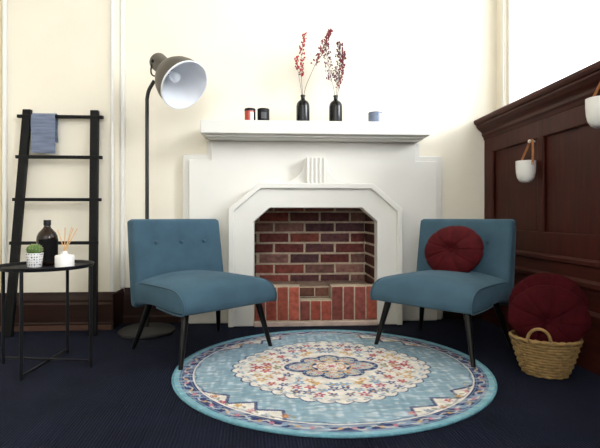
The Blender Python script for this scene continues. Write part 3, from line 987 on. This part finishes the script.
c2 = candle(-.076, YM, .043, .082, 'black candle jar with a grey label and black lid on the mantel', M_cap)
mb = MB(); mb.lathe([(0, .0825), (.0435, .0825), (.0435, .095), (.040, .098), (0, .099)], 36); mb.build('lid', M_cap, c2, smooth=40)
patch(c2, .043, -.35, .55, .022, .068, M_greylab)
c3 = candle(.735, YM, .052, .082, 'pale blue glass candle at the right end of the mantel', M_bluetin)
mb = MB(); mb.lathe([(0, .0665), (.0455, .0665), (.0455, .072), (0, .073)], 30); mb.build('wax', M_wax, c3, smooth=40)
patch(c3, .052, .45, .85, .008, .070, M_wax)  # pale strip that paints the white highlight on the glass

def vase(x, label):
    o = thing('bottle_vase', label, 'vase', (x, YM, ZM), group='black bottle vases on the mantel')
    mb = MB(); mb.lathe([(0, 0), (.043, 0), (.0475, .005), (.048, .012), (.048, .118), (.045, .138), (.036, .154), (.022, .164), (.0165, .170), (.0150, .178), (.0150, .192), (.0175, .194), (.0175, .202), (.012, .202), (.012, .17), (0, .17)], 40)
    mb.build('glass_body', M_bottle, o, smooth=50); return o
VX1, VX2 = .208, .445
vase(VX1, 'black bottle vase holding bright red berry stems on the mantel')
vase(VX2, 'black bottle vase holding plum coloured berry stems on the mantel')

def sprig(x, ctrl, label, mb_, ms, t0, dens, spread, seed, r=.0058, group=None):
    rnd = random.Random(seed)
    o = thing('dried_berry_sprig', label, 'dried flower', (x, YM, ZM+.172), group=group)
    P_ = [Vector(q) for q in spline(ctrl, 10)]
    m = MB(); m.tube(P_, [.0022*(1-.6*i/len(P_)) for i in range(len(P_))], 6)
    bm_ = MB()
    n = len(P_)
    for k in range(dens):
        t = t0+(1-t0)*(k+.5)/dens
        i = min(n-2, int(t*(n-1))); base = P_[i].lerp(P_[i+1], t*(n-1)-i)
        a = rnd.uniform(0, 2*pi); w = spread*(.35+.65*rnd.random())*(1-.45*max(0, (t-.75)/.25))
        tip = base+Vector((cos(a)*w, sin(a)*w*.8, rnd.uniform(.004, .022)))
        m.tube([base, tip], [.0010, .0007], 4)
        for q in range(rnd.choice((1, 1, 2))):
            bm_.ball(tip+Vector((rnd.uniform(-.005, .005), rnd.uniform(-.005, .005), q*.008)), r*rnd.uniform(.75, 1.15), 7, 5, (1, 1, 1.15))
    m.build('stem', ms, o, smooth=60)
    bm_.build('berries', mb_, o, smooth=60)
    return o
G = 'dried berry stems in the mantel vases'
sprig(VX1, [(0, 0, -.001), (-.004, 0, .06), (-.012, .004, .16), (-.010, .004, .27), (-.004, 0, .38), (.010, -.004, .462)], 'upright bright red berry stem in the left bottle vase', M_berry, M_stem, .40, 62, .026, 31, group=G)
sprig(VX1, [(.003, 0, -.001), (.020, 0, .09), (.070, -.004, .21), (.125, -.006, .33), (.172, -.01, .43), (.196, -.01, .482)], 'long crimson berry stem leaning right from the left bottle vase', M_berry2, M_stem, .45, 104, .028, 32, group=G)
sprig(VX1, [(-.003, 0, -.001), (-.014, 0, .08), (-.030, .004, .17), (-.040, .006, .235), (-.044, .006, .285)], 'short red berry stem at the far left of the left bottle vase', M_berry, M_stemg, .62, 22, .016, 36, group=G)
sprig(VX2, [(-.003, 0, -.001), (-.014, 0, .08), (-.040, .003, .19), (-.060, .004, .30), (-.066, .004, .40)], 'plum berry stem leaning left from the right bottle vase', M_berry3, M_stemg, .36, 70, .040, 33, r=.0052, group=G)
sprig(VX2, [(.002, 0, -.001), (.012, 0, .10), (.026, -.003, .22), (.034, -.004, .32), (.028, -.004, .40)], 'tall dense plum berry stem upright in the right bottle vase', M_berry3, M_stemg, .30, 110, .036, 34, r=.0052, group=G)
sprig(VX2, [(.004, 0, -.001), (.020, -.006, .07), (.040, -.012, .17), (.054, -.014, .26), (.060, -.014, .33)], 'shorter crimson berry stem leaning right from the right bottle vase', M_berry2, M_stemg, .25, 62, .020, 35, r=.0052, group=G)

# ------------------------------------------------------------------ hanging planters on the panelling
def planter(x, y, z, wall_x, hook, label, hlabel):
    o = thing('hanging_planter', label, 'planter', (x, y, z), group='white planters on leather straps')
    R = .058; H = .135
    out = [(0, 0), (.022, .002), (.038, .012), (.049, .032), (.055, .060), (.0575, .095), (R, H), (R-.004, H), (.0535, .095), (.050, .06), (.042, .03), (.026, .014), (0, .010)]
    mb = MB(); mb.lathe(out, 48); mb.build('pot', M_ceram, o, smooth=50)
    hk = Vector(hook)-Vector((x, y, z))
    # leather strap: two straps from the rim's sides to the knob
    mb = MB()
    for s in (-1, 1):
        w = .007
        a0 = Vector((.010, s*(R-.006), H-.030)); a1 = Vector((.008, s*(R+.0025), H-.028)); a2 = Vector((.008, s*(R+.003), H+.004))
        top = hk+Vector((-.002, s*.008, .006)); end = hk+Vector((-.002, 0, .0115))
        pts = [a1, a2, a2.lerp(top, .5)+Vector((0, s*.004, 0)), top, end]
        pts = [Vector(q) for q in spline([tuple(k) for k in pts], 5)]
        L_ = [mb.bm.verts.new(q+Vector((-w, 0, 0))) for q in pts]; R_ = [mb.bm.verts.new(q+Vector((w, 0, 0))) for q in pts]
        L2_ = [mb.bm.verts.new(q+Vector((-w, s*.002, .0012))) for q in pts]; R2_ = [mb.bm.verts.new(q+Vector((w, s*.002, .0012))) for q in pts]
        for i in range(len(pts)-1):
            mb.face([L_[i], L_[i+1], R_[i+1], R_[i]]); mb.face([L2_[i], R2_[i], R2_[i+1], L2_[i+1]])
            mb.face([L_[i], L2_[i], L2_[i+1], L_[i+1]]); mb.face([R_[i], R_[i+1], R2_[i+1], R2_[i]])
    mb.build('strap', M_leather, o, smooth=60)
    for s in (-1, 1):
        mb = MB(); mb.lathe([(0, .003), (.004, .0025), (.005, 0)], 10, Matrix.Translation((.008, s*(R+.0048), H-.020)) @ Matrix.Rotation(-s*pi/2, 4, 'X')); mb.build('rivet', M_knob, o, smooth=60)
    k = thing('wall_knob', hlabel, 'hook', hook, group='pale knobs holding the planters')
    mb = MB(); L_ = wall_x-hook[0]-.0005
    mb.lathe([(0, -L_), (.005, -L_), (.005, .006), (.010, .010), (.012, .016), (.009, .022), (0, .024)], 18, Matrix.Rotation(-pi/2, 4, 'Y')); mb.build('peg', M_knob, k, smooth=50)
planter(1.562, 2.712, .993, 1.624, (1.603, 2.715, 1.252), 'white cup planter on a tan strap hanging from the wood panelling stile', 'pale knob on the dark panelling above the whole planter')
planter(1.488, 1.975, 1.188, 1.598, (1.530, 1.965, 1.452), 'white cup planter cut off by the right edge of the picture under the wood cornice', 'pale knob on the wood cornice at the right edge')

# ------------------------------------------------------------------ light
w = bpy.data.worlds.new('sky'); S.world = w; w.use_nodes = True
wn = w.node_tree.nodes; bg = wn['Background']; bg.inputs[0].default_value = (.94, .965, 1.0, 1); bg.inputs[1].default_value = 3.6
sun = bpy.data.lights.new('hazy_sun', 'SUN'); sun.energy = 2.3; sun.angle = radians(18); sun.color = (1.0, .985, .96)
so = bpy.data.objects.new('hazy_sun', sun); COL.objects.link(so)
so.rotation_euler = Vector((-1, .70, -.46)).to_track_quat('-Z', 'Y').to_euler(); so.location = (6, -3, 5)

# ------------------------------------------------------------------ camera
cam = bpy.data.cameras.new('camera'); cam.lens = 27.0; cam.sensor_width = 36; cam.sensor_fit = 'HORIZONTAL'
cam.shift_y = -7/600; cam.clip_start = .05
co = bpy.data.objects.new('camera', cam); COL.objects.link(co)
co.location = (0, 0, .78); co.rotation_euler = (pi/2, 0, radians(-3.3))
S.camera = co
S.view_settings.view_transform = 'Standard'; S.view_settings.look = 'None'
S.view_settings.gamma = 1; S.view_settings.exposure = .35; S.view_settings.use_curve_mapping = False
